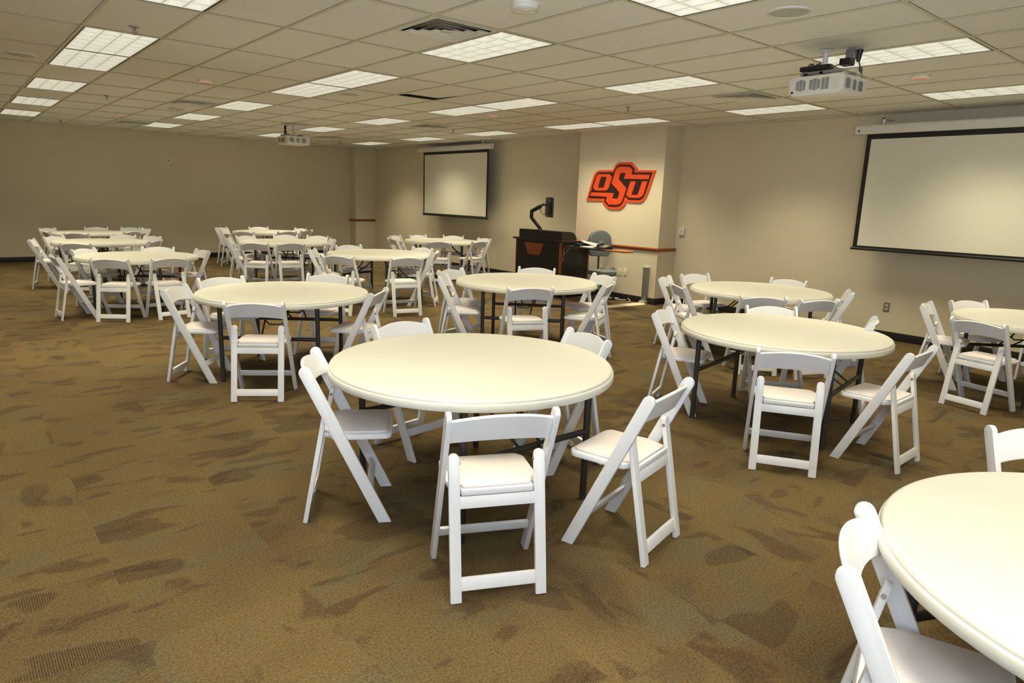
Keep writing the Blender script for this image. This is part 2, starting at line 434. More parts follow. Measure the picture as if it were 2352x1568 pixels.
# cherry chair rail pieces
def rail_prof(): return [(0, -0.028), (0.016, -0.028), (0.024, -0.012), (0.030, 0.006), (0.026, 0.022), (0.012, 0.028), (0, 0.028)]
bm = nb()
add_prism(bm, rail_prof(), (PX, PY0 - 0.03, 0.905), (-1, 0, 0), (0, 0, 1), (0, 1, 0), 0, PY1 - PY0 + 0.03)
add_prism(bm, rail_prof(), (PX - 0.03, PY0, 0.905), (0, -1, 0), (0, 0, 1), (1, 0, 0), 0, WB - PX + 0.03)
struct(finish(bm, 'trim_1', M['cherry'], smooth=False))
bm = nb()
add_prism(bm, rail_prof(), (CX, CY - 0.03, 0.935), (-1, 0, 0), (0, 0, 1), (0, 1, 0), 0, WA - CY + 0.03)
add_prism(bm, rail_prof(), (CX - 0.03, CY, 0.935), (0, -1, 0), (0, 0, 1), (1, 0, 0), 0, WB - CX + 0.03)
struct(finish(bm, 'trim_2', M['cherry'], smooth=False))

# ------------------------------------------------------------------ ceiling
LIGHTS = [(i, j) for i in (0, 4, 8, 12) for j in (-4, -2, 0, 1, 3, 5, 7) if not (i == 0 and j == -4)]
HIDDEN_L = [(-4, j) for j in (-6, -4, -2, 0, 1, 3, 5, 7)] + [(0, -4), (0, -6), (4, -6), (8, -6), (12, -6)]
gx = lambda i: GX + i * TA
gy = lambda j: GY + j * TB
bm = nb(); bar = nb()
I0, I1, J0, J1 = -9, 14, -10, 9
e = 0.0135
for i in range(I0, I1 + 1):
    for j in range(J0, J1 + 1):
        if (i, j) in LIGHTS: continue
        x0, x1 = gx(i) + e, min(gx(i + 1) - e, WB); y0, y1 = gy(j) + e, min(gy(j + 1) - e, WA)
        if (i, j) == (3, -2):       # tile cut short for the air diffuser
            y0 = gy(-1.5) + 0.005
        if (i, j) == (6, 0):        # tile sitting crooked, dark gap along two sides
            w, d = x1 - x0, y1 - y0
            poly = [(0, 0), (1, 0), (1, .48), (.87, .84), (.10, .86), (0, .98)]
            face(bm, [bm.verts.new((x0 + u * w, y0 + v * d, H + 0.006)) for u, v in poly]); continue
        z = H + 0.006
        face(bm, [bm.verts.new(p) for p in ((x0, y0, z), (x0, y1, z), (x1, y1, z), (x1, y0, z))])
ceil = finish(bm, 'ceiling', M['tile'], smooth=False)
bm = nb()
for i in range(I0, I1 + 1): add_box(bm, gx(i) - 0.012, gx(i) + 0.012, gy(J0), WA, H, H + 0.004)
for j in range(J0, J1 + 1): add_box(bm, gx(I0), WB, gy(j) - 0.012, gy(j) + 0.012, H + 0.0005, H + 0.0035)
add_box(bm, WB - 0.022, WB, gy(J0), WA, H - 0.002, H + 0.004); add_box(bm, gx(I0), WB, WA - 0.022, WA, H - 0.002, H + 0.004)
struct(ceil)
struct(finish(bm, 'ceiling_grid', M['tbar'], smooth=False))
bm = nb(); add_box(bm, gx(I0) - 0.4, WB + 0.2, gy(J0) - 0.3, WA + 0.2, H + 0.22, H + 0.25)
struct(finish(bm, 'ceiling_deck', M['plenum'], smooth=False))

# ------------------------------------------------------------------ ceiling lights
ORD = ['first', 'second', 'third', 'fourth', 'fifth', 'sixth', 'seventh']
ROWN = {0: 'leftmost row', 4: 'second row from the left', 8: 'third row from the left', 12: 'row along the screen wall'}
def make_light():
    hx, hy = TA / 2 - 0.013, TB / 2 - 0.013
    r = thing('ceiling_light', 'x', 'ceiling light')
    bm = nb()
    for x0, x1, y0, y1 in ((-hx, -hx + 0.012, -hy, hy), (hx - 0.012, hx, -hy, hy), (-hx, hx, -hy, -hy + 0.01), (-hx, hx, hy - 0.01, hy)):
        add_box(bm, x0, x1, y0, y1, 0.001, 0.075)
    finish(bm, 'frame', M['base'], r, smooth=False)  # black strips paint in the shadow gap around the fixture
    bm = nb(); add_box(bm, -hx + 0.012, hx - 0.012, -hy + 0.01, hy - 0.01, 0.045, 0.055)
    finish(bm, 'lens', M['lens'], r, smooth=False)
    bm = nb(); w, d = 2 * hx - 0.024, 2 * hy - 0.02
    for k in range(5):
        x = -w / 2 + w * k / 4
        if k in (0, 4): x += 0.003 if k == 0 else -0.003
        add_prism(bm, [(-0.003, 0), (0.003, 0), (0.009, 0.040), (-0.009, 0.040)], (x, -d / 2, 0.002), (1, 0, 0), (0, 0, 1), (0, 1, 0), 0, d)
    for k in range(7):
        y = -d / 2 + d * k / 6
        if k in (0, 6): y += 0.003 if k == 0 else -0.003
        add_prism(bm, [(-0.003, 0), (0.003, 0), (0.010, 0.040), (-0.010, 0.040)], (-w / 2, y, 0.002), (0, 1, 0), (0, 0, 1), (1, 0, 0), 0, w)
    finish(bm, 'louvre', M['louvre'], r, smooth=False)
    return r
light0 = make_light(); remember(light0)
for n, (i, j) in enumerate(LIGHTS):
    row = [q for q in LIGHTS if q[0] == i]; k = row.index((i, j))
    lab = 'bright recessed louvred ceiling panel, %s, %s from the camera' % (ROWN[i], ORD[k] if k < len(row) - 1 else 'farthest')
    loc = (gx(i + .5), gy(j + .5), H)
    grp = 'recessed louvred ceiling panels'
    if n == 0:
        light0.location = loc; light0['label'] = lab; light0['group'] = grp
    else: dup(light0, loc, 0, 1, lab, grp)

def area(name, loc, sx, sy, power, col, spread=PI, rot=(0, 0, 0)):
    l = bpy.data.lights.new(name, 'AREA'); l.shape = 'RECTANGLE'; l.size = sx; l.size_y = sy; l.energy = power; l.color = col
    l.spread = spread
    o = bpy.data.objects.new(name, l); COL.objects.link(o); o.location = loc; o.rotation_euler = rot
    return o
WARM = (1.0, 0.905, 0.63)
for (i, j) in LIGHTS + HIDDEN_L:
    p = 19.0
    area('panel_lamp', (gx(i + .5), gy(j + .5), H - 0.012), TA - 0.08, TB - 0.08, p, WARM, math.radians(98))
area('cool_fill', (-3.2, -9.8, 1.7), 3.2, 2.0, 90.0, (0.66, 0.80, 1.0), PI, (math.radians(84), 0, math.radians(-38)))  # cool fill lamp added behind the camera; no window stands there
area('bounced_flash', (-1.6, -7.6, 1.75), 0.5, 0.5, 240.0, (0.76, 0.86, 1.0), PI, (math.radians(158), 0, math.radians(-38)))
w = bpy.data.worlds.new('World'); SC.world = w; w.use_nodes = True
w.node_tree.nodes['Background'].inputs[0].default_value = (0.9, 0.95, 1.0, 1); w.node_tree.nodes['Background'].inputs[1].default_value = 0.15

# ------------------------------------------------------------------ folding chair
def make_chair():
    r = thing('folding_chair', 'x', 'chair')
    sl = 0.472; yc = lambda z: 0.388 - sl * z
    d = Vector((0, -sl, 1)).normalized(); n = Vector((0, d.z, -d.y))      # along the board, across it
    for s in (-1, 1):
        bm = nb(); R_ = 0.0285; top = Vector((0, yc(0.772), 0.772))
        hw = R_ / d.z
        pts = [(yc(0) - hw, 0.0), (yc(0) + hw, 0.0)]
        for k in range(9):
            a = PI * k / 8
            q = top + n * (R_ * math.cos(a)) + d * (R_ * math.sin(a)); pts.append((q.y, q.z))
        add_prism(bm, pts, (0, 0, 0), (0, 1, 0), (0, 0, 1), (1, 0, 0), s * 0.216 - 0.011, s * 0.216 + 0.011)
        finish(bm, 'leg', M['resin'], r, bevel=0.004)
    d2 = Vector((0, 0.188, 1)).normalized(); n2 = Vector((0, d2.z, -d2.y)); Ln = 0.596 / d2.z
    for s in (-1, 1):
        bm = nb(); w_ = 0.023; pts = [(-w_, 0.002), (w_, 0.002)]
        for k in range(7):
            a = PI * k / 6; pts.append((w_ * math.cos(a), Ln - 0.023 + 0.023 * math.sin(a)))
        add_prism(bm, pts, (s * 0.178, 0, 0), (1, 0, 0), d2, n2, -0.011, 0.011)
        finish(bm, 'leg', M['resin'], r, bevel=0.003)
    # seat slab: narrow between the rear legs, wide in front with rounded corners
    out = [(-0.150, 0.072), (0.150, 0.072), (0.152, 0.118), (0.186, 0.138), (0.196, 0.18)]
    for k in range(6):
        a = math.radians(90 * k / 5); out.append((0.196 - 0.045 + 0.045 * math.cos(a), 0.427 - 0.045 + 0.045 * math.sin(a)))
    for k in range(6):
        a = math.radians(90 + 90 * k / 5); out.append((-0.196 + 0.045 + 0.045 * math.cos(a), 0.427 - 0.045 + 0.045 * math.sin(a)))
    out += [(-0.196, 0.18), (-0.186, 0.138), (-0.152, 0.118)]
    bm = nb(); add_prism(bm, out, (0, 0, 0), (1, 0, 0), (0, 1, 0), (0, 0, 1), 0.427, 0.453)
    finish(bm, 'seat', M['resin'], r, bevel=0.006)
    inn = [(-0.140, 0.086), (0.140, 0.086), (0.168, 0.150), (0.176, 0.19)]
    for k in range(6):
        a = math.radians(90 * k / 5); inn.append((0.176 - 0.035 + 0.035 * math.cos(a), 0.407 - 0.035 + 0.035 * math.sin(a)))
    for k in range(6):
        a = math.radians(90 + 90 * k / 5); inn.append((-0.176 + 0.035 + 0.035 * math.cos(a), 0.407 - 0.035 + 0.035 * math.sin(a)))
    inn += [(-0.176, 0.19), (-0.168, 0.150)]
    bm = nb(); add_prism(bm, inn, (0, 0, 0), (1, 0, 0), (0, 1, 0), (0, 0, 1), 0.4535, 0.465)
    finish(bm, 'cushion', M['vinyl'], r, bevel=0.006)
    # curved back panel
    bm = nb(); nx, nz, hx = 14, 4, 0.2055
    F = []; B_ = []
    for a in range(nx + 1):
        t = -1 + 2 * a / nx; k = 1 - t * t; zt = 0.760 + 0.030 * k; zb = 0.656 + 0.020 * k
        fr, br = [], []
        for c in range(nz + 1):
            z = zb + (zt - zb) * c / nz; y = yc(z) - 0.030 * k
            fr.append(bm.verts.new((t * hx, y + 0.007, z + 0.003))); br.append(bm.verts.new((t * hx, y - 0.007, z - 0.003)))
        F.append(fr); B_.append(br)
    for a in range(nx):
        for c in range(nz):
            face(bm, [F[a][c], F[a + 1][c], F[a + 1][c + 1], F[a][c + 1]]); face(bm, [B_[a][c], B_[a][c + 1], B_[a + 1][c + 1], B_[a + 1][c]])
        face(bm, [F[a][0], B_[a][0], B_[a + 1][0], F[a + 1][0]]); face(bm, [F[a][nz], F[a + 1][nz], B_[a + 1][nz], B_[a][nz]])
    face(bm, F[0] + B_[0][::-1]); face(bm, F[nx][::-1] + B_[nx])
    finish(bm, 'backrest', M['resin'], r, bevel=0.003, bseg=1)
    bm = nb(); add_prism(bm, [(-0.1555, 0.375), (0.1555, 0.375), (0.1555, 0.424), (-0.1555, 0.424)], (0, 0, 0), (1, 0, 0), d2 / d2.z, n2, -0.008, 0.008)
    finish(bm, 'seat_rail', M['resin'], r, bevel=0.003)
    bm = nb(); add_prism(bm, [(-0.1555, 0.048), (0.1555, 0.048), (0.1555, 0.101), (-0.1555, 0.101)], (0, 0, 0), (1, 0, 0), d2 / d2.z, n2, -0.009, 0.009)
    finish(bm, 'stretcher', M['resin'], r, bevel=0.003)
    bm = nb(); add_prism(bm, [(-0.2055, 0.135), (0.2055, 0.135), (0.2055, 0.178), (-0.2055, 0.178)], (0, yc(0), 0), (1, 0, 0), d / d.z, n, -0.008, 0.008)
    finish(bm, 'stretcher', M['resin'], r, bevel=0.003)
    for s in (-1, 1):
        bm = nb(); z = 0.557; c = Vector((s * 0.155, 0.188 * z + 0.0, z))
        add_tube(bm, [c + Vector((s * 0.003, 0, 0)), c - Vector((s * 0.003, 0, 0))], 0.008, 10)
        finish(bm, 'bolt', M['bolt'], r)
    return r

TNAME = {
 'T1': 'the large front centre table', 'T2': 'the mid-left table', 'T3': 'the round table before the lectern',
 'T4': 'the front right table', 'T5': 'the table nearest the orange emblem pillar', 'T6': 'the middle table left of the lectern',
 'T7': 'the front table of the leftmost column', 'T8': 'the middle table of the leftmost column', 'T9': 'the rearmost table of the leftmost column',
 'T10': 'the second-to-last table left of centre', 'T11': 'the rearmost table left of centre', 'T12': 'the table under the far screen',
 'T13': 'the cropped bottom right table', 'T14': 'the table below the near screen'}
chair0 = make_chair(); remember(chair0)
for n, (t, side, x, y, a) in enumerate(CHAIRS):
    s = TABLES[t][2]
    lab = 'white padded folding chair on the %s side of %s' % (side, TNAME[t])
    grp = 'folding chairs around ' + TNAME[t]
    rz = math.radians(a) - PI / 2
    if n == 0:
        chair0.location = (x, y, 0); chair0.rotation_euler = (0, 0, rz); chair0.scale = (s, s, s); chair0['label'] = lab; chair0['group'] = grp
    else: dup(chair0, (x, y, 0), rz, s, lab, grp)

# ------------------------------------------------------------------ round table
LX, LY = 0.41, 0.49
def make_table():
    r = thing('round_table', 'x', 'table')
    bm = nb()
    add_lathe(bm, [(0, 0.737), (0.738, 0.737), (0.748, 0.7355), (0.7545, 0.731), (0.7565, 0.725), (0.7570, 0.7195), (0.7615, 0.7175), (0.7640, 0.713), (0.7655, 0.690), (0.763, 0.683), (0.757, 0.680), (0.745, 0.680), (0.738, 0.700), (0, 0.700)], 96)
    finish(bm, 'tabletop', M['table'], r)
    for sx in (-1, 1):
        for sy in (-1, 1):
            bm = nb(); add_tube(bm, [(sx * LX, sy * LY, 0), (sx * LX, sy * LY, 0.70)], 0.019, 14)
            finish(bm, 'leg', M['metal'], r)
    for sy in (-1, 1):
        bm = nb(); add_tube(bm, [(-LX, sy * LY, 0.39), (LX, sy * LY, 0.39)], 0.0165, 12)
        finish(bm, 'crossbar', M['metal'], r)
        bm = nb()
        add_tube(bm, [(-0.07, sy * LY, 0.40), (-0.09, sy * 0.30, 0.52), (-0.11, sy * 0.12, 0.695)], 0.008, 8)
        add_tube(bm, [(0.07, sy * LY, 0.40), (0.09, sy * 0.30, 0.52), (0.11, sy * 0.12, 0.695)], 0.008, 8)
        add_tube(bm, [(-0.09, sy * 0.30, 0.52), (-0.05, sy * 0.32, 0.485), (0.05, sy * 0.32, 0.485), (0.09, sy * 0.30, 0.52)], 0.007, 8)
        finish(bm, 'brace', M['metal'], r)
    for sx in (-1, 1):
        bm = nb(); add_box(bm, sx * LX - 0.016, sx * LX + 0.016, -0.56, 0.56, 0.672, 0.700)
        finish(bm, 'rail', M['metal'], r, bevel=0.003)
    return r
table0 = make_table(); remember(table0)
TL = {
 'T1': 'large cream round folding table in the centre foreground', 'T2': 'cream round folding table at mid-left, second from the left foreground',
 'T3': 'cream round folding table standing in front of the lectern', 'T4': 'cream round folding table at front right, before the screen wall',
 'T5': 'cream round folding table nearest the pillar with the orange emblem', 'T6': 'cream round folding table midway back, left of the lectern',
 'T7': 'cream round folding table, front one of the leftmost column', 'T8': 'cream round folding table, middle one of the leftmost column',
 'T9': 'cream round folding table, rearmost of the leftmost column', 'T10': 'cream round folding table, second to last left of centre',
 'T11': 'cream round folding table against the back wall, left of centre', 'T12': 'cream round folding table under the far projection screen',
 'T13': 'cream round folding table cropped by the bottom right corner', 'T14': 'cream round folding table cut by right edge, below the near screen'}
TOBJ = {}
for n, t in enumerate(TABLES):
    x, y, s, rot = TABLES[t]
    if n == 0:
        table0.location = (x, y, 0); table0.rotation_euler = (0, 0, math.radians(rot)); table0.scale = (s, s, s); table0['label'] = TL[t]; table0['group'] = 'round folding tables'
        TOBJ[t] = table0
    else: TOBJ[t] = dup(table0, (x, y, 0), math.radians(rot), s, TL[t], 'round folding tables')

def text_mesh(txt, size, depth, m, name, parent, mtx, xscale=1.0):
    cu = bpy.data.curves.new(name, 'FONT'); cu.body = txt; cu.size = size; cu.extrude = depth; cu.align_x = 'CENTER'; cu.align_y = 'CENTER'; cu.offset = size * 0.02
    tmp = bpy.data.objects.new('tmp', cu); COL.objects.link(tmp)
    dg = bpy.context.evaluated_depsgraph_get(); me = bpy.data.meshes.new_from_object(tmp.evaluated_get(dg))
    bpy.data.objects.remove(tmp); bpy.data.curves.remove(cu)
    me.name = name; me.materials.clear(); me.materials.append(m)
    me.transform(Matrix.Diagonal((xscale, 1, 1, 1)))
    o = bpy.data.objects.new(name, me); COL.objects.link(o); o.parent = parent; o.matrix_local = mtx
    return o
# maker's badge on the near crossbar of the foreground table
bm = nb(); add_prism(bm, rounded(-0.058, 0.058, -0.011, 0.011, 0.003, 2), (0.10, -LY - 0.0168, 0.39), (1, 0, 0), (0, 0, 1), (0, -1, 0), 0, 0.002)
badge = finish(bm, 'badge', M['black'], TOBJ['T1'], smooth=False)
badge['label'] = 'black badge reading LIFETIME in white letters'
text_mesh('LIFETIME', 0.0165, 0.0004, M['white'], 'lettering', badge, Matrix.Translation((0.10, -LY - 0.0193, 0.39)) @ Matrix.Rotation(PI / 2, 4, 'X'), 1.25)

# ------------------------------------------------------------------ projection screens
def make_screen(label, y0, y1, zb, zt, cy0, cy1, cz, cord):
    X = WB - 0.30
    r = thing('projection_screen', label, 'projection screen', (X, (y0 + y1) / 2, zb), 0, 'pull-down projection screens')
    cyy = (y0 + y1) / 2
    L_ = lambda y: y - cyy; Z = lambda z: z - zb
    bm = nb(); add_prism(bm, [(-0.05, 0), (0.045, 0), (0.05, 0.03), (0.05, 0.09), (0.035, 0.11), (-0.04, 0.11), (-0.055, 0.09), (-0.055, 0.02)], (0, L_(cy0), Z(cz)), (1, 0, 0), (0, 0, 1), (0, 1, 0), 0, cy1 - cy0)
    finish(bm, 'case', M['white'], r, bevel=0.003)
    bm = nb(); add_box(bm, -0.002, 0.002, L_(y0), L_(y1), 0.03, Z(cz) + 0.02); finish(bm, 'border', M['black'], r, smooth=False)
    bm = nb(); add_box(bm, -0.0045, 0.0, L_(y0) + 0.055, L_(y1) - 0.055, 0.058, Z(cz) - 0.062); finish(bm, 'screen_surface', M['screen'], r, smooth=False)
    bm = nb(); add_tube(bm, [(0, L_(y0) - 0.02, 0.018), (0, L_(y1) + 0.02, 0.018)], 0.017, 12); finish(bm, 'bottom_bar', M['black'], r)
    for yy in (cy0 + 0.32, cy1 - 0.32):
        bm = nb()
        add_box(bm, -0.02, 0.02, L_(yy) - 0.012, L_(yy) + 0.012, Z(cz) + 0.10, Z(cz) + 0.19 if Z(cz) + 0.19 < Z(H) else Z(H) - 0.002)
        zz = min(Z(cz) + 0.19, Z(H) - 0.004)
        add_box(bm, -0.02, 0.29, L_(yy) - 0.014, L_(yy) + 0.014, zz - 0.018, zz)
        add_box(bm, 0.285, 0.299, L_(yy) - 0.03, L_(yy) + 0.03, zz - 0.12, zz)
        finish(bm, 'bracket', M['white'], r, bevel=0.001)
    if cord:
        bm = nb(); ye = cy1 - 0.1
        path = []
        for k in range(19):
            t = k / 18; path.append((0.02 + 0.05 * math.sin(t * PI), L_(ye) + 0.10 * math.cos(t * 2.6 * PI), Z(cz) + 0.11 + (H - 0.006 - cz - 0.11) * (t + 0.25 * math.sin(t * 2 * PI) * 0.5)))
        add_tube(bm, path, 0.006, 6); finish(bm, 'cord', M['white'], r)
        bm = nb(); add_tube(bm, [(-0.058, L_(cy1) - 0.05, Z(cz) + 0.04), (-0.053, L_(cy1) - 0.05, Z(cz) + 0.04)], 0.012, 12); finish(bm, 'end_screw', M['black'], r)
make_screen('smaller-looking white projection screen with black border at far end of right wall', 4.93, 7.48, 1.19, 2.67, 4.83, 7.70, 2.665, False)
make_screen('large white projection screen with black border, cut by the right edge', -5.42, -2.84, 1.145, 2.59, -5.55, -2.70, 2.585, True)

# ------------------------------------------------------------------ projectors
def slots(bm, o, a, b, n, cols, rows, w, h, gap, cut):
    """block of ventilation slots; corner slots removed so that the block looks rounded"""
    o, a, b, n = Vector(o), Vector(a), Vector(b), Vector(n)
    cw = w / cols; rh = h / rows
    for i in range(cols):
        for j in range(rows):
            if cut and ((i in (0,) and (j < cut or j >= rows - cut)) or (i == cols - 1 and (j < cut or j >= rows - cut))): 
                x0 = i * cw + (cw * 0.45 if i == 0 else gap); x1 = (i + 1) * cw - (gap if i == 0 else cw * 0.45)
                if j < 1 or j >= rows - 1: continue
            else: x0, x1 = i * cw + gap, (i + 1) * cw - gap
            add_prism(bm, [(x0, j * rh + rh * .22), (x1, j * rh + rh * .22), (x1, (j + 1) * rh - rh * .22), (x0, (j + 1) * rh - rh * .22)], o, a, b, n, 0, 0.0012)

def make_projector(name, label, x, y, zb, w, d, h, polexy, rich):
    """body spans x..x+d, y..y+w"""
    r = thing(name, label, 'projector', (x + d / 2, y + w / 2, zb), 0, 'ceiling-mounted projectors')
    bm = nb()
    pr_ = [(-w / 2 + 0.03, 0), (w / 2 - 0.03, 0), (w / 2, 0.03), (w / 2, h - 0.018), (w / 2 - 0.018, h), (-w / 2 + 0.018, h), (-w / 2, h - 0.018), (-w / 2, 0.03)]
    add_prism(bm, pr_, (0, 0, 0), (0, 1, 0), (0, 0, 1), (1, 0, 0), -d / 2, d / 2)
    finish(bm, 'body', M['proj'], r, bevel=0.006)
    bm = nb(); f0 = (-d / 2 - 0.0002, w / 2, 0)
    for (u, cols, ww) in ((0.055, 3, 0.075), (0.155, 3, 0.085), (0.245, 2, 0.058)):
        slots(bm, (f0[0], w / 2 - u * w / 0.41, 0.032), (0, -1, 0), (0, 0, 1), (-1, 0, 0), cols, 16, ww * w / 0.41, h - 0.055, 0.0018, 2 if cols == 3 else 0)
    finish(bm, 'rear_vents', M['slot'], r, smooth=False)
    bm = nb()
    for (u, cols, ww) in ((0.03, 3, 0.075), (0.145, 3, 0.055), (0.235, 3, 0.075)):
        slots(bm, (-d / 2 + u * d / 0.38, -w / 2 - 0.0002, 0.032), (1, 0, 0), (0, 0, 1), (0, -1, 0), cols, 16, ww * d / 0.38, h - 0.062, 0.002, 2)
    finish(bm, 'side_vents', M['slot'], r, smooth=False)
    bm = nb(); add_prism(bm, [(0, 0), (0.062, 0), (0.062, 0.085), (0, 0.085)], (-d / 2 - 0.0002, w / 2 - 0.315 * w / 0.41, 0.028), (0, -1, 0), (0, 0, 1), (-1, 0, 0), 0, 0.0006)
    finish(bm, 'rating_label', M['paper'], r, smooth=False)
    bm = nb(); add_tube(bm, [(d / 2 - 0.01, 0.06, h * 0.55), (d / 2 + 0.02, 0.06, h * 0.55)], [0.045, 0.04], 20); finish(bm, 'lens', M['black'], r)
    if rich:
        bm = nb(); add_prism(bm, [(0, 0), (0.016, 0), (0.016, 0.016), (0, 0.016)], (-d / 2 - 0.0002, w / 2 - 0.022, 0.02), (0, -1, 0), (0, 0, 1), (-1, 0, 0), 0, 0.001)
        finish(bm, 'port_cover', M['black'], r, smooth=False)
    px, py = polexy[0] - (x + d / 2), polexy[1] - (y + w / 2)
    bm = nb()
    add_box(bm, -d / 2 + 0.03, -d / 2 + 0.055, -w / 2 + 0.04, w / 2 - 0.09, h + 0.012, h + 0.034)
    add_box(bm, d / 2 - 0.14, d / 2 - 0.115, -w / 2 + 0.04, w / 2 - 0.09, h + 0.012, h + 0.034)
    add_box(bm, -d / 2 + 0.03, d / 2 - 0.115, -0.03, 0.0, h + 0.012, h + 0.03)
    add_box(bm, -d / 2 + 0.03, d / 2 - 0.05, py - 0.03, py + 0.03, h + 0.012, h + 0.026)
    for xx in (-d / 2 + 0.042, d / 2 - 0.128):
        for yy in (-w / 2 + 0.06, w / 2 - 0.11): add_tube(bm, [(xx, yy, h - 0.002), (xx, yy, h + 0.014)], 0.007, 8)
    finish(bm, 'mount_bracket', M['steel'], r, bevel=0.002)
    bm = nb(); add_tube(bm, [(px, py, h + 0.02), (px, py, H - zb - 0.002)], 0.02, 16)
    finish(bm, 'pole', M['white'], r)
    bm = nb(); add_lathe(bm, [(0.02, -0.016), (0.03, -0.012), (0.05, -0.004), (0.05, 0), (0, 0)], 24, (px, py, H - zb - 0.001)); finish(bm, 'ceiling_flange', M['white'], r)
    if rich:
        bm = nb()
        add_box(bm, -d / 2 + 0.02, -d / 2 + 0.09, -w / 2 + 0.13, w / 2 - 0.06, h + 0.040, h + 0.075)
        finish(bm, 'receiver_box', M['black'], r, bevel=0.006)
        bm = nb()
        rnd = random.Random(3)
        for k in range(4):
            a0 = Vector((-d / 2 + 0.06, 0.02 + 0.03 * k, h + 0.07)); a1 = Vector((px - 0.03 + 0.02 * k, py, h + 0.06))
            m_ = (a0 + a1) / 2 + Vector((rnd.uniform(-.03, .03), rnd.uniform(-.03, .03), rnd.uniform(.03, .06)))
            add_tube(bm, [a0, (a0 + m_) / 2 + Vector((0, 0, .02)), m_, (a1 + m_) / 2 + Vector((0, 0, .01)), a1], 0.005, 6)
        add_tube(bm, [(px - 0.02, py - 0.02, h + 0.08), (px + 0.0, py - 0.10, h + 0.12), (px + 0.03, py - 0.16, H - zb - 0.11)], 0.004, 6)
        add_tube(bm, [(px + 0.12, py - 0.205, H - zb - 0.08), (px + 0.14, py - 0.23, h + 0.06), (d / 2 - 0.05, -w / 2 + 0.02, h + 0.002)], 0.005, 6)
        add_tube(bm, [(px + 0.13, py - 0.218, H - zb - 0.13), (px + 0.137, py - 0.226, H - zb - 0.16)], 0.013, 8)
        finish(bm, 'cables', M['black'], r)
        bm = nb(); add_box(bm, px - 0.02, px + 0.075, py - 0.20, py - 0.12, H - zb - 0.125, H - zb - 0.075); finish(bm, 'power_adapter', M['black'], r, bevel=0.008)
        bm = nb(); add_box(bm, px + 0.03, px + 0.10, py - 0.20, py - 0.14, H - zb - 0.075, H - zb - 0.004); finish(bm, 'outlet_box', M['steel'], r, bevel=0.003)
        bm = nb(); add_tube(bm, [(px + 0.11, py - 0.205, H - zb - 0.09), (px + 0.115, py - 0.21, H - zb - 0.003)], [0.014, 0.024], 8); finish(bm, 'plug', M['black'], r)
    else:
        bm = nb()
        for sg in (-1, 1):
            pts = []
            for k in range(15):
                t = k / 14; pts.append((px - 0.13 + 0.0 * t, py + 0.05 + sg * 0.028 * abs(math.sin(2 * PI * t)) * (1 if sg > 0 else 1), h + 0.03 + (H - zb - h - 0.05) * t))
            add_tube(bm, pts, 0.013, 8)
        finish(bm, 'cables', M['black'], r)
        bm = nb(); add_box(bm, px - 0.19, px - 0.07, py - 0.01, py + 0.11, H - zb - 0.022, H - zb - 0.002); finish(bm, 'outlet_box', M['plate'], r, bevel=0.003)
    return r
make_projector('projector', 'white projector with slotted vents and loose cables, hanging at upper right', 4.09, -4.345, 2.476, 0.42, 0.375, 0.138, (4.42, -4.02), True)
make_projector('projector', 'small distant white projector on a pole below the far ceiling, left of centre', 3.93, 5.50, 2.480, 0.50, 0.42, 0.150, (4.16, 5.80), False)

# ------------------------------------------------------------------ ceiling devices
def diffuser(label, i, j, half=False):
    x, y = gx(i), gy(j)
    r = thing('air_diffuser', label, 'air vent', (x, y, H), 0, 'square ceiling air diffusers')
    s = TA / 2 - 0.014
    bm = nb()
    def ring(s0, s1, z0, z1):
        A_ = [bm.verts.new((sx * s0, sy * s0, z0)) for sx, sy in ((-1, -1), (1, -1), (1, 1), (-1, 1))]
        B_ = [bm.verts.new((sx * s1, sy * s1, z1)) for sx, sy in ((-1, -1), (1, -1), (1, 1), (-1, 1))]
        for k in range(4): face(bm, [A_[k], A_[(k + 1) % 4], B_[(k + 1) % 4], B_[k]])
    ring(s, s - 0.03, 0.001, -0.002)
    finish(bm, 'frame', M['white'], r, smooth=False)
    bm = nb()
    for q in (0.86, 0.62, 0.38):
        ring(s * q, s * q - 0.006, -0.012, -0.008); ring(s * q - 0.006, s * q - 0.050, -0.008, 0.008); ring(s * q, s * q - 0.044, -0.012, 0.009)
    a = s * 0.14
    add_box(bm, -a, a, -a, a, -0.010, -0.006)
    finish(bm, 'vane', M['white'], r, smooth=False)
    bm = nb(); add_box(bm, -s + 0.005, s - 0.005, -s + 0.005, s - 0.005, 0.055 if half else 0.035, 0.06); finish(bm, 'duct_backing', M['steel'] if half else M['plenum'], r, smooth=False)
    return r
diffuser('large square louvred air vent beside the centre foreground ceiling panel', 3.5, -1.75, True)
DZ = H + 0.0055
def diffuser_small(label, x, y):
    r = diffuser(label, 0, 0); r.location = (x, y, H - 0.004); return r
diffuser_small('square air vent between the two left ceiling panel rows, nearer one', gx(3.45), gy(3.75))
diffuser_small('square air vent in the ceiling close to the back wall, far left', gx(3.6), gy(7.5))
diffuser_small('square air vent in the ceiling above the far screen table', gx(10.1), gy(3.45))
diffuser_small('square air vent in the ceiling near the far corner column', gx(10.1), gy(6.95))
diffuser_small('square air vent in the ceiling just left of the near projector', gx(10.55), gy(-1.75))

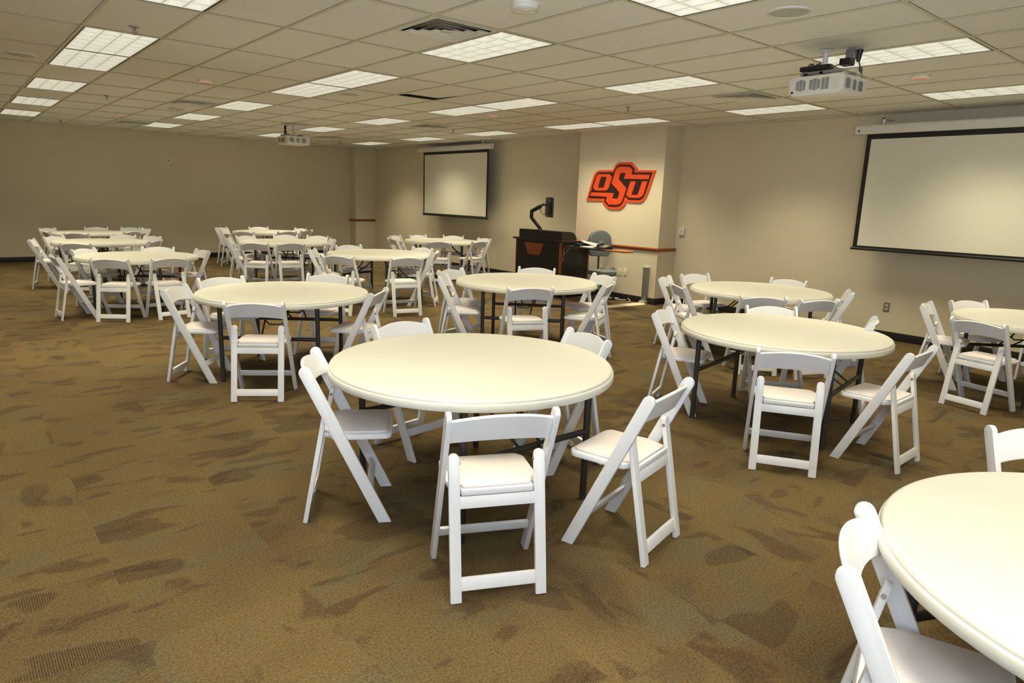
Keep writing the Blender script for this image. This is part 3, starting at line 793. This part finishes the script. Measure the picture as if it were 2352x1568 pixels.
def speaker(label, x, y, rad=0.135):
    r = thing('ceiling_speaker', label, 'speaker', (x, y, H + 0.006), 0, 'round ceiling speakers')
    bm = nb(); add_lathe(bm, [(rad, 0), (rad, -0.006), (rad - 0.012, -0.010), (rad - 0.018, -0.006)], 40); finish(bm, 'rim', M['white'], r)
    bm = nb(); add_lathe(bm, [(rad - 0.018, -0.006), (rad * .5, -0.0075), (0, -0.008)], 40); finish(bm, 'grille', M['grille'], r)
speaker('round flush ceiling speaker at top right, above the near projector', 3.25, -4.34)
speaker('round flush ceiling speaker at the far left edge', -0.25, 1.68)
speaker('round flush ceiling speaker left of the dark ceiling gap', 3.06, 1.35)
speaker('small round ceiling speaker below the nearer left air vent', 2.03, 5.20)
speaker('faint round ceiling speaker behind the fifth left panels', 3.15, 6.35)

def detector(label, x, y):
    r = thing('smoke_detector', label, 'smoke detector', (x, y, H + 0.006), 0, 'round detectors with a glowing ring')
    bm = nb(); add_lathe(bm, [(0, 0), (0.072, 0), (0.076, -0.008), (0.074, -0.026), (0.066, -0.026)], 32); finish(bm, 'base', M['white'], r)
    bm = nb(); add_lathe(bm, [(0.066, -0.024), (0.0685, -0.026), (0.067, -0.030), (0.055, -0.031)], 32); finish(bm, 'glowing_ring', M['glow'], r)
    bm = nb(); add_lathe(bm, [(0.057, -0.0305), (0.040, -0.037), (0, -0.039)], 32); finish(bm, 'cover', M['white'], r)
detector('white ceiling detector with orange glowing ring, left front', 1.48, 1.78)
detector('white ceiling detector with orange glowing ring, far left near back wall', 1.59, 7.0)
detector('white ceiling detector with orange glowing ring, in front of the emblem pillar', 5.44, 1.46)
detector('white ceiling detector with orange glowing ring, behind the far projector', 5.42, 6.25)
detector('white ceiling detector with orange glowing ring, right of the near projector', 5.92, -4.17)
r = thing('smoke_alarm', 'large ribbed white round smoke alarm at the top centre edge', 'smoke alarm', (1.99, -3.235, H + 0.006))
bm = nb(); add_lathe(bm, [(0, 0), (0.095, 0), (0.095, -0.014), (0.088, -0.016)], 40); finish(bm, 'base', M['white'], r)
bm = nb()
prof = [(0.090, -0.015), (0.088, -0.030)]
for k in range(5): prof += [(0.080 - k * 0.012, -0.036 - k * 0.0012), (0.076 - k * 0.012, -0.033 - k * 0.0012)]
add_lathe(bm, prof + [(0.02, -0.043), (0, -0.043)], 40); finish(bm, 'cover', M['white'], r)

def sprinkler(label, x, y):
    r = thing('sprinkler', label, 'sprinkler', (x, y, H + 0.006), 0, 'ceiling sprinkler heads')
    bm = nb(); add_lathe(bm, [(0, 0), (0.034, 0), (0.034, -0.006), (0.012, -0.010), (0, -0.010)], 20); finish(bm, 'escutcheon', M['steel'], r)
    bm = nb()
    add_tube(bm, [(0, 0, -0.008), (0, 0, -0.030)], 0.011, 10)
    add_tube(bm, [(-0.010, 0, -0.028), (-0.014, 0, -0.042), (0, 0, -0.056)], 0.0035, 6)
    add_tube(bm, [(0.010, 0, -0.028), (0.014, 0, -0.042), (0, 0, -0.056)], 0.0035, 6)
    add_tube(bm, [(0, 0, -0.055), (0, 0, -0.059)], 0.017, 12)
    finish(bm, 'head', M['steel'], r)
sprinkler('metal sprinkler head in front of the large left ceiling panel', 0.30, -0.52)
sprinkler('metal sprinkler head between the left rows, midway back', 0.93, 4.39)
sprinkler('metal sprinkler head nearest the back wall at left', 1.01, 9.60)
sprinkler('metal sprinkler head left of the far screen', 6.39, 3.86)
sprinkler('metal sprinkler head nearest the far corner column', 6.44, 8.60)
sprinkler('metal sprinkler head above the orange emblem pillar', 5.95, -0.70)

# ------------------------------------------------------------------ wall emblem
r = thing('wall_emblem', 'orange and black interlocking OSU emblem on the pillar', 'emblem', (PX, 1.09, 1.90))
def emb(name, pts, m, t0, t1):
    bm = nb(); add_prism(bm, [(y - 1.09, z - 1.90) for y, z in pts], (0, 0, 0), (0, 1, 0), (0, 0, 1), (-1, 0, 0), t0, t1)
    return finish(bm, name, m, r, smooth=False, tri=False)
emb('backing', LOGO['outer'], M['orange'], 0.0, 0.018)
emb('inner_field', LOGO['black'], M['dkbrown'], 0.018, 0.021)
emb('letter', LOGO['S'], M['orange'], 0.021, 0.025)
emb('letter', LOGO['U'], M['orange'], 0.021, 0.025)
# the letter O is a ring of quads between its outer and inner outline
bm = nb(); O = LOGO['O']; outer = O[:10]; inner = O[11:15]
# inner corners: bottom-left, bottom-right, top-right, top-left ; outer runs from bottom-left clockwise up over the top
cor = {0: 0, 1: 3, 2: 3, 3: 3, 4: 2, 5: 2, 6: 1, 7: 1, 8: 1, 9: 0}
mk = lambda p, t: bm.verts.new((-t, p[0] - 1.09, p[1] - 1.90))
for t in (0.025,):
    vo = [mk(p, t) for p in outer]; vi = [mk(p, t) for p in inner]
    for k in range(10):
        k2 = (k + 1) % 10
        if cor[k] == cor[k2]: face(bm, [vo[k], vo[k2], vi[cor[k]]])
        else: face(bm, [vo[k], vo[k2], vi[cor[k2]], vi[cor[k]]])
    vo2 = [mk(p, 0.021) for p in outer]; vi2 = [mk(p, 0.021) for p in inner]
    for k in range(10): face(bm, [vo[k], vo2[k], vo2[(k + 1) % 10], vo[(k + 1) % 10]])
    for k in range(4): face(bm, [vi[k], vi[(k + 1) % 4], vi2[(k + 1) % 4], vi2[k]])
finish(bm, 'letter', M['orange'], r, smooth=False)

# ------------------------------------------------------------------ wall plates and raceways
def plate(name, label, cat, at, normal, w=0.075, h=0.12, kind='blank', m='plate', group=None):
    n = Vector(normal); a = Vector((0, 0, 1)).cross(n)
    r = thing(name, label, cat, at, 0, group)
    bm = nb(); add_prism(bm, rounded(-w / 2, w / 2, -h / 2, h / 2, 0.004, 2), (0, 0, 0), a, (0, 0, 1), n, 0, 0.006); finish(bm, 'cover_plate', M[m], r, bevel=0.001)
    if kind == 'outlet':
        for zz in (-0.024, 0.024):
            bm = nb(); add_prism(bm, rounded(-0.017, 0.017, -0.013, 0.013, 0.006, 3), (0, 0, zz), a, (0, 0, 1), n, 0.006, 0.0085)
            s_ = finish(bm, 'socket', M['plate'] if m != 'plate' else M['white'], r)
            bm = nb()
            for u in (-0.007, 0.007): add_prism(bm, [(u - 0.0015, -0.005), (u + 0.0015, -0.005), (u + 0.0015, 0.005), (u - 0.0015, 0.005)], (0, 0, zz), a, (0, 0, 1), n, 0.0085, 0.009)
            finish(bm, 'slot', M['black'], s_, smooth=False)
    elif kind == 'data':
        bm = nb(); add_prism(bm, [(-0.012, -0.012), (0.012, -0.012), (0.012, 0.012), (-0.012, 0.012)], (0, 0, 0), a, (0, 0, 1), n, 0.006, 0.008); finish(bm, 'jack', M['black'], r, smooth=False)
    return r
NX = (-1, 0, 0)
plate('wall_plate', 'leftmost ivory wall plate under the pillar rail, white cable plugged in', 'wall plate', (PX, 1.388, 0.490), NX, kind='data', group='wall plates below the wooden rail')
plate('wall_plate', 'blank ivory wall plate, second from the left under the pillar rail', 'wall plate', (PX, 1.262, 0.479), NX, group='wall plates below the wooden rail')
plate('wall_outlet', 'grey duplex outlet amid the ivory plates on the pillar', 'outlet', (PX, 1.112, 0.471), NX, kind='outlet', m='steel')
plate('wall_plate', 'blank ivory wall plate just right of the pillar outlet', 'wall plate', (PX, 0.957, 0.474), NX, group='wall plates below the wooden rail')
plate('wall_plate', 'rightmost blank ivory wall plate under the pillar rail', 'wall plate', (PX, 0.840, 0.478), NX, group='wall plates below the wooden rail')
plate('wall_outlet', 'steel duplex outlet low on the wall below the near screen', 'outlet', (WB, -3.25, 0.42), NX, kind='outlet', m='steel')
plate('wall_outlet', 'duplex outlet low on the wall behind the far screen table', 'outlet', (WB, 6.45, 0.45), NX, kind='outlet', m='plate')
plate('wall_plate', 'small white plate high on the left back wall', 'wall plate', (3.206, WA, 2.249), (0, -1, 0), 0.07, 0.11, kind='data', m='white')
r = thing('thermostat', 'small white thermostat box on the wall right of the pillar', 'thermostat', (WB, 0.05, 1.215))
bm = nb(); add_box(bm, -0.035, 0, -0.05, 0.05, -0.06, 0.06); finish(bm, 'housing', M['white'], r, bevel=0.006)
bm = nb(); add_box(bm, -0.037, -0.035, -0.012, 0.012, -0.02, 0.02); finish(bm, 'display', M['grille'], r, smooth=False)
bm = nb(); add_box(bm, -0.022, 0, 0.05, 0.085, -0.10, 0.03); finish(bm, 'side_plate', M['plate'], r, bevel=0.002)
r = thing('cable_raceway', 'vertical grey metal cable raceway on the pillar base', 'cable raceway', (PX, 0.37, 0.0))
bm = nb(); add_prism(bm, [(-0.055, 0), (0.055, 0), (0.048, 0.045), (-0.048, 0.045)], (0, 0, 0.02), (0, 1, 0), (-1, 0, 0), (0, 0, 1), 0, 0.57); finish(bm, 'channel', M['steel'], r, bevel=0.003)
bm = nb(); add_box(bm, -0.05, 0, -0.06, 0.06, 0.59, 0.615); finish(bm, 'end_cap', M['grey'], r, bevel=0.004)
bm = nb(); add_box(bm, -0.085, 0, -0.06, 0.06, 0.0, 0.05); finish(bm, 'base_elbow', M['grey'], r, bevel=0.006)
bm = nb(); add_prism(bm, [(-0.09, 0), (0.09, 0), (0.055, 0.016), (-0.055, 0.016)], (PX - 0.08, 0.37, 0.0), (0.05, 1, 0), (0, 0, 1), (-1, 0.06, 0), 0, 0.95)
tag(finish(bm, 'floor_cable_cover', M['cream'], smooth=False), 'flat cream cable cover running across carpet from the pillar', 'cable cover')
bm = nb(); rnd = random.Random(11)
for k in range(3):
    pts = []
    for q in range(26):
        t = q / 25
        pts.append((7.88 - 0.22 * math.sin(t * 5 + k) * t - 0.04 * k, 1.40 - t * 0.9 + 0.05 * math.sin(9 * t + 2 * k), 0.008 + 0.012 * k * abs(math.sin(7 * t))))
    add_tube(bm, pts, 0.006, 6)
tag(finish(bm, 'cable', M['white']), 'tangle of thin white cables on the carpet by the pillar', 'cable')

# ------------------------------------------------------------------ lectern
LXF, LY0, LY1, LD = 6.985, 1.475, 2.665, 0.68
r = thing('lectern', 'black multimedia lectern with cherry trim and folding side shelf', 'lectern', (LXF, (LY0 + LY1) / 2, 0))
cy = (LY0 + LY1) / 2; a0, a1 = LY0 - cy, LY1 - cy
bm = nb(); add_box(bm, 0.004, 0.02, a0 + 0.05, a1 - 0.02, 0.06, 0.95); finish(bm, 'front_panel', M['lam'], r, smooth=False)
bm = nb(); add_box(bm, 0.02, LD, a0 + 0.004, a0 + 0.02, 0.06, 0.95); finish(bm, 'side_panel', M['lam'], r, smooth=False)
bm = nb(); add_box(bm, 0.02, LD, a1 - 0.02, a1 - 0.004, 0.06, 0.95); finish(bm, 'side_panel', M['lam'], r, smooth=False)
bm = nb(); add_box(bm, LD - 0.02, LD, a0 + 0.02, a1 - 0.02, 0.06, 0.95); finish(bm, 'rear_door', M['lam'], r, smooth=False)
bm = nb(); add_box(bm, 0.03, LD - 0.03, a0 + 0.03, a1 - 0.03, 0.0, 0.07); finish(bm, 'plinth', M['black'], r, smooth=False)
for yy0, yy1 in ((a0, a0 + 0.05), (a1 - 0.02, a1)):
    bm = nb(); add_box(bm, 0, 0.03, yy0, yy1, 0.05, 0.95); finish(bm, 'corner_post', M['cherry'], r, bevel=0.002)
bm = nb(); add_box(bm, LD - 0.03, LD + 0.004, a0, a0 + 0.02, 0.05, 0.95); finish(bm, 'corner_post', M['cherry'], r, bevel=0.002)
bm = nb(); add_prism(bm, [(0.155, 0.695), (-0.155, 0.695), (-0.25, 0.90), (0.25, 0.90)], (0.004, 0.10, 0), (0, -1, 0), (0, 0, 1), (-1, 0, 0), 0, 0.008)
finish(bm, 'inlay_panel', M['cherry'], r, bevel=0.002)
bm = nb(); add_box(bm, -0.035, LD + 0.06, a0 - 0.03, a1 + 0.03, 0.952, 0.975); finish(bm, 'desktop', M['cherry'], r, bevel=0.003)
bm = nb(); add_box(bm, -0.042, -0.033, a0 - 0.035, a1 + 0.035, 0.948, 0.978); add_box(bm, -0.042, LD + 0.06, a0 - 0.04, a0 - 0.030, 0.948, 0.978); add_box(bm, -0.042, LD + 0.06, a1 + 0.030, a1 + 0.04, 0.948, 0.978)
finish(bm, 'desktop_edge', M['black'], r, bevel=0.002)
# equipment hood with quarter-round ends
prof = [(0.02, 0), (0.02, 0.15)]
for k in range(9):
    a = math.radians(90 - 90 * k / 8); prof.append((0.20 + 0.18 * math.cos(a), 0.15 * math.sin(a)))
bm = nb(); add_prism(bm, prof, (0, a0 + 0.0, 0.976), (1, 0, 0), (0, 0, 1), (0, 1, 0), 0.02, (a1 - a0) - 0.06)
finish(bm, 'equipment_hood', M['lam'], r)
bm = nb(); add_box(bm, 0.05, 0.13, -0.07, 0.10, 1.126, 1.134); finish(bm, 'mount_plate', M['steel'], r, smooth=False)
# folding shelf held by a steel bracket
bm = nb(); add_box(bm, 0.0, 0.40, a0 - 0.96, a0 - 0.005, 0.885, 0.905); finish(bm, 'side_shelf', M['black'], r, bevel=0.004)
bm = nb(); add_tube(bm, [(0.05, a0 + 0.002, 0.62), (0.05, a0 - 0.012, 0.86)], 0.010, 6); add_tube(bm, [(0.05, a0 - 0.01, 0.877), (0.05, a0 - 0.32, 0.877)], 0.010, 6); add_tube(bm, [(0.05, a0 - 0.01, 0.74), (0.05, a0 - 0.15, 0.872)], 0.008, 6)
finish(bm, 'shelf_bracket', M['steel'], r)
pts = [(0.02, 0), (0.40, 0)]
for k in range(9):
    a = math.radians(90 * k / 8); pts.append((0.40 - 0.0 - 0.19 + 0.19 * math.cos(a), -0.30 * math.sin(a) - 0.02))
pts += [(0.06, -0.42)]
bm = nb(); add_prism(bm, [(0.0, 0), (0.40, 0), (0.40, -0.24), (0.33, -0.36), (0.20, -0.43), (0.06, -0.45), (0.0, -0.43)], (0, a0 - 0.965, 0), (1, 0, 0), (0, 1, 0), (0, 0, 1), 0.887, 0.905)
finish(bm, 'extension_leaf', M['cherry'], r, bevel=0.003)

# monitor on its arm
mx, my = LXF + 0.09, 2.13
r = thing('monitor', 'black monitor seen from behind on a bent arm atop the lectern', 'monitor', (mx, my, 1.134))
bm = nb(); add_tube(bm, [(0, 0, 0), (0, 0, 0.03)], 0.035, 16); add_tube(bm, [(0, 0, 0.02), (-0.06, 0.17, 0.20)], 0.030, 10)
add_tube(bm, [(-0.06, 0.17, 0.19), (-0.06, 0.17, 0.33)], 0.032, 12)
finish(bm, 'lower_arm', M['black'], r)
bm = nb(); add_tube(bm, [(-0.06, 0.17, 0.31), (-0.02, -0.01, 0.40)], 0.034, 10); add_tube(bm, [(-0.02, -0.01, 0.40), (0.0, -0.06, 0.435), (0.03, -0.11, 0.425)], 0.02, 10)
finish(bm, 'upper_arm', M['black'], r)
u = Vector((0.50, 0.866, 0)); nn = Vector((0.866, -0.50, 0)); c0 = Vector((0.075, -0.14, 0.0))
bm = nb(); add_prism(bm, rounded(-0.26, 0.26, 0.22, 0.56, 0.01, 3), c0, u, (0, 0, 1), nn, -0.012, 0.014); add_prism(bm, rounded(-0.16, 0.16, 0.27, 0.50, 0.02, 3), c0, u, (0, 0, 1), nn, -0.040, -0.012)
finish(bm, 'housing', M['black'], r, bevel=0.003)
bm = nb(); add_prism(bm, [(-0.245, 0.235), (0.245, 0.235), (0.245, 0.545), (-0.245, 0.545)], c0, u, (0, 0, 1), nn, 0.014, 0.0155); finish(bm, 'display', M['black'], r, smooth=False)
bm = nb(); add_tube(bm, [(-0.02, -0.0, 0.37), (-0.015, -0.03, 0.30), (0.0, -0.07, 0.26), (0.03, -0.11, 0.28)], 0.006, 6); finish(bm, 'cable', M['black'], r)

# things on the side shelf
sx, sy, sz = LXF, LY0, 0.905
bm = nb(); add_box(bm, sx + 0.06, sx + 0.15, sy - 0.36, sy - 0.24, sz, sz + 0.05)
tag(finish(bm, 'black_box', M['black'], bevel=0.01), 'small black box on the lectern side shelf, left of the papers', 'box')
bm = nb(); add_box(bm, sx + 0.03, sx + 0.30, sy - 0.62, sy - 0.40, sz, sz + 0.012)
tag(finish(bm, 'paper_stack', M['paper'], bevel=0.001), 'flat stack of white papers on the lectern side shelf', 'papers')
r = thing('document_camera', 'folded white document camera lying across the lectern side shelf', 'document camera', (sx + 0.2, sy - 0.55, sz + 0.0))
bm = nb(); add_box(bm, -0.05, 0.12, -0.20, 0.02, 0.012, 0.030); finish(bm, 'base', M['white'], r, bevel=0.006)
bm = nb(); add_tube(bm, [(0.02, 0.26, 0.085), (0.05, -0.22, 0.035)], 0.012, 8); add_tube(bm, [(-0.03, 0.22, 0.075), (-0.03, -0.16, 0.03)], 0.009, 8); finish(bm, 'arm', M['white'], r)
bm = nb(); add_box(bm, 0.0, 0.05, 0.24, 0.30, 0.07, 0.10); finish(bm, 'camera_head', M['white'], r, bevel=0.006)
r = thing('telephone', 'dark desk telephone at the right end of the lectern side shelf', 'telephone', (sx + 0.17, sy - 0.80, sz))
bm = nb(); add_prism(bm, [(-0.09, 0), (0.10, 0), (0.10, 0.055), (-0.09, 0.02)], (0, -0.11, 0), (1, 0, 0), (0, 0, 1), (0, 1, 0), 0, 0.22); finish(bm, 'body', M['black'], r, bevel=0.006)
bm = nb(); add_tube(bm, [(-0.06, 0.08, 0.045), (0.0, 0.08, 0.062), (0.07, 0.08, 0.072)], [0.022, 0.014, 0.022], 10); finish(bm, 'handset', M['black'], r)
bm = nb()
for a_ in range(3):
    for b_ in range(4): add_box(bm, -0.05 + b_ * 0.028, -0.032 + b_ * 0.028, -0.07 + a_ * 0.03, -0.052 + a_ * 0.03, 0.030 + b_ * 0.004, 0.040 + b_ * 0.005)
finish(bm, 'keypad', M['paper'], r, smooth=False)
bm = nb(); add_lathe(bm, [(0, 0), (0.045, 0), (0.048, 0.12), (0.044, 0.12), (0.041, 0.006), (0, 0.006)], 20)
o = finish(bm, 'pencil_cup', M['steel']); o.location = (sx + 0.34, sy - 0.60, sz); tag(o, 'grey pencil cup behind the papers on the side shelf', 'cup')
# office chair behind the shelf
r = thing('office_chair', 'blue-grey upholstered office chair behind the lectern shelf', 'office chair', (7.60, 1.08, 0), math.radians(150))
bm = nb()
for k in range(5):
    a = 2 * PI * k / 5 + 0.3; c, s = math.cos(a), math.sin(a)
    add_tube(bm, [(0, 0, 0.10), (0.14 * c, 0.14 * s, 0.095), (0.22 * c, 0.22 * s, 0.075)], [0.03, 0.022, 0.018], 8)
finish(bm, 'base', M['black'], r)
for k in range(5):
    a = 2 * PI * k / 5 + 0.3; c, s = 0.22 * math.cos(a), 0.22 * math.sin(a)
    bm = nb(); add_tube(bm, [(c - 0.018, s, 0.028), (c + 0.018, s, 0.028)], 0.028, 14); add_tube(bm, [(c, s, 0.05), (c, s, 0.085)], 0.01, 8); finish(bm, 'caster', M['black'], r)
bm = nb(); add_tube(bm, [(0, 0, 0.10), (0, 0, 0.42)], [0.03, 0.022], 14); finish(bm, 'gas_column', M['black'], r)
bm = nb(); add_prism(bm, rounded(-0.21, 0.21, -0.21, 0.21, 0.08, 5), (0, 0, 0), (1, 0, 0), (0, 1, 0), (0, 0, 1), 0.42, 0.50); finish(bm, 'seat', M['fabric'], r, bevel=0.02, bseg=3)
bm = nb(); add_tube(bm, [(0, -0.10, 0.43), (0, -0.24, 0.47), (0, -0.255, 0.80)], 0.016, 8); finish(bm, 'back_support', M['black'], r)
ol = []
for k in range(17):
    a = math.radians(180 * k / 16); ol.append((0.20 * math.cos(a), 0.98 + 0.19 * math.sin(a)))
ol += [(-0.19, 0.80), (-0.15, 0.72), (0.15, 0.72), (0.19, 0.80)]
bm = nb(); add_prism(bm, ol, (0, -0.235, 0), (1, 0, 0), (0, 0, 1), (0, 1, 0), 0, 0.05); finish(bm, 'backrest', M['fabric'], r, bevel=0.018, bseg=3)
bm = nb(); add_prism(bm, [(x * 1.03, z) for x, z in ol], (0, -0.255, 0), (1, 0, 0), (0, 0, 1), (0, 1, 0), 0, 0.022); finish(bm, 'back_shell', M['black'], r, bevel=0.006)

# ------------------------------------------------------------------ camera and colour
cam = bpy.data.cameras.new('Camera'); cam.sensor_width = 36.0; cam.lens = 1547.63 * 36.0 / 2352.0; cam.clip_start = 0.05; cam.clip_end = 100
co = bpy.data.objects.new('Camera', cam); COL.objects.link(co)
R_ = Vector((0.76729459, -0.64042926, 0.03330739)); U_ = Vector((0.10708853, 0.17916451, 0.97797348)); F_ = Vector((0.63229033, 0.74682692, -0.20605458))
co.matrix_world = Matrix(((R_.x, U_.x, -F_.x, -1.025), (R_.y, U_.y, -F_.y, -6.779), (R_.z, U_.z, -F_.z, 1.63469), (0, 0, 0, 1)))
SC.camera = co
SC.view_settings.view_transform = 'Standard'
SC.view_settings.look = 'None'
SC.view_settings.exposure = 0.0
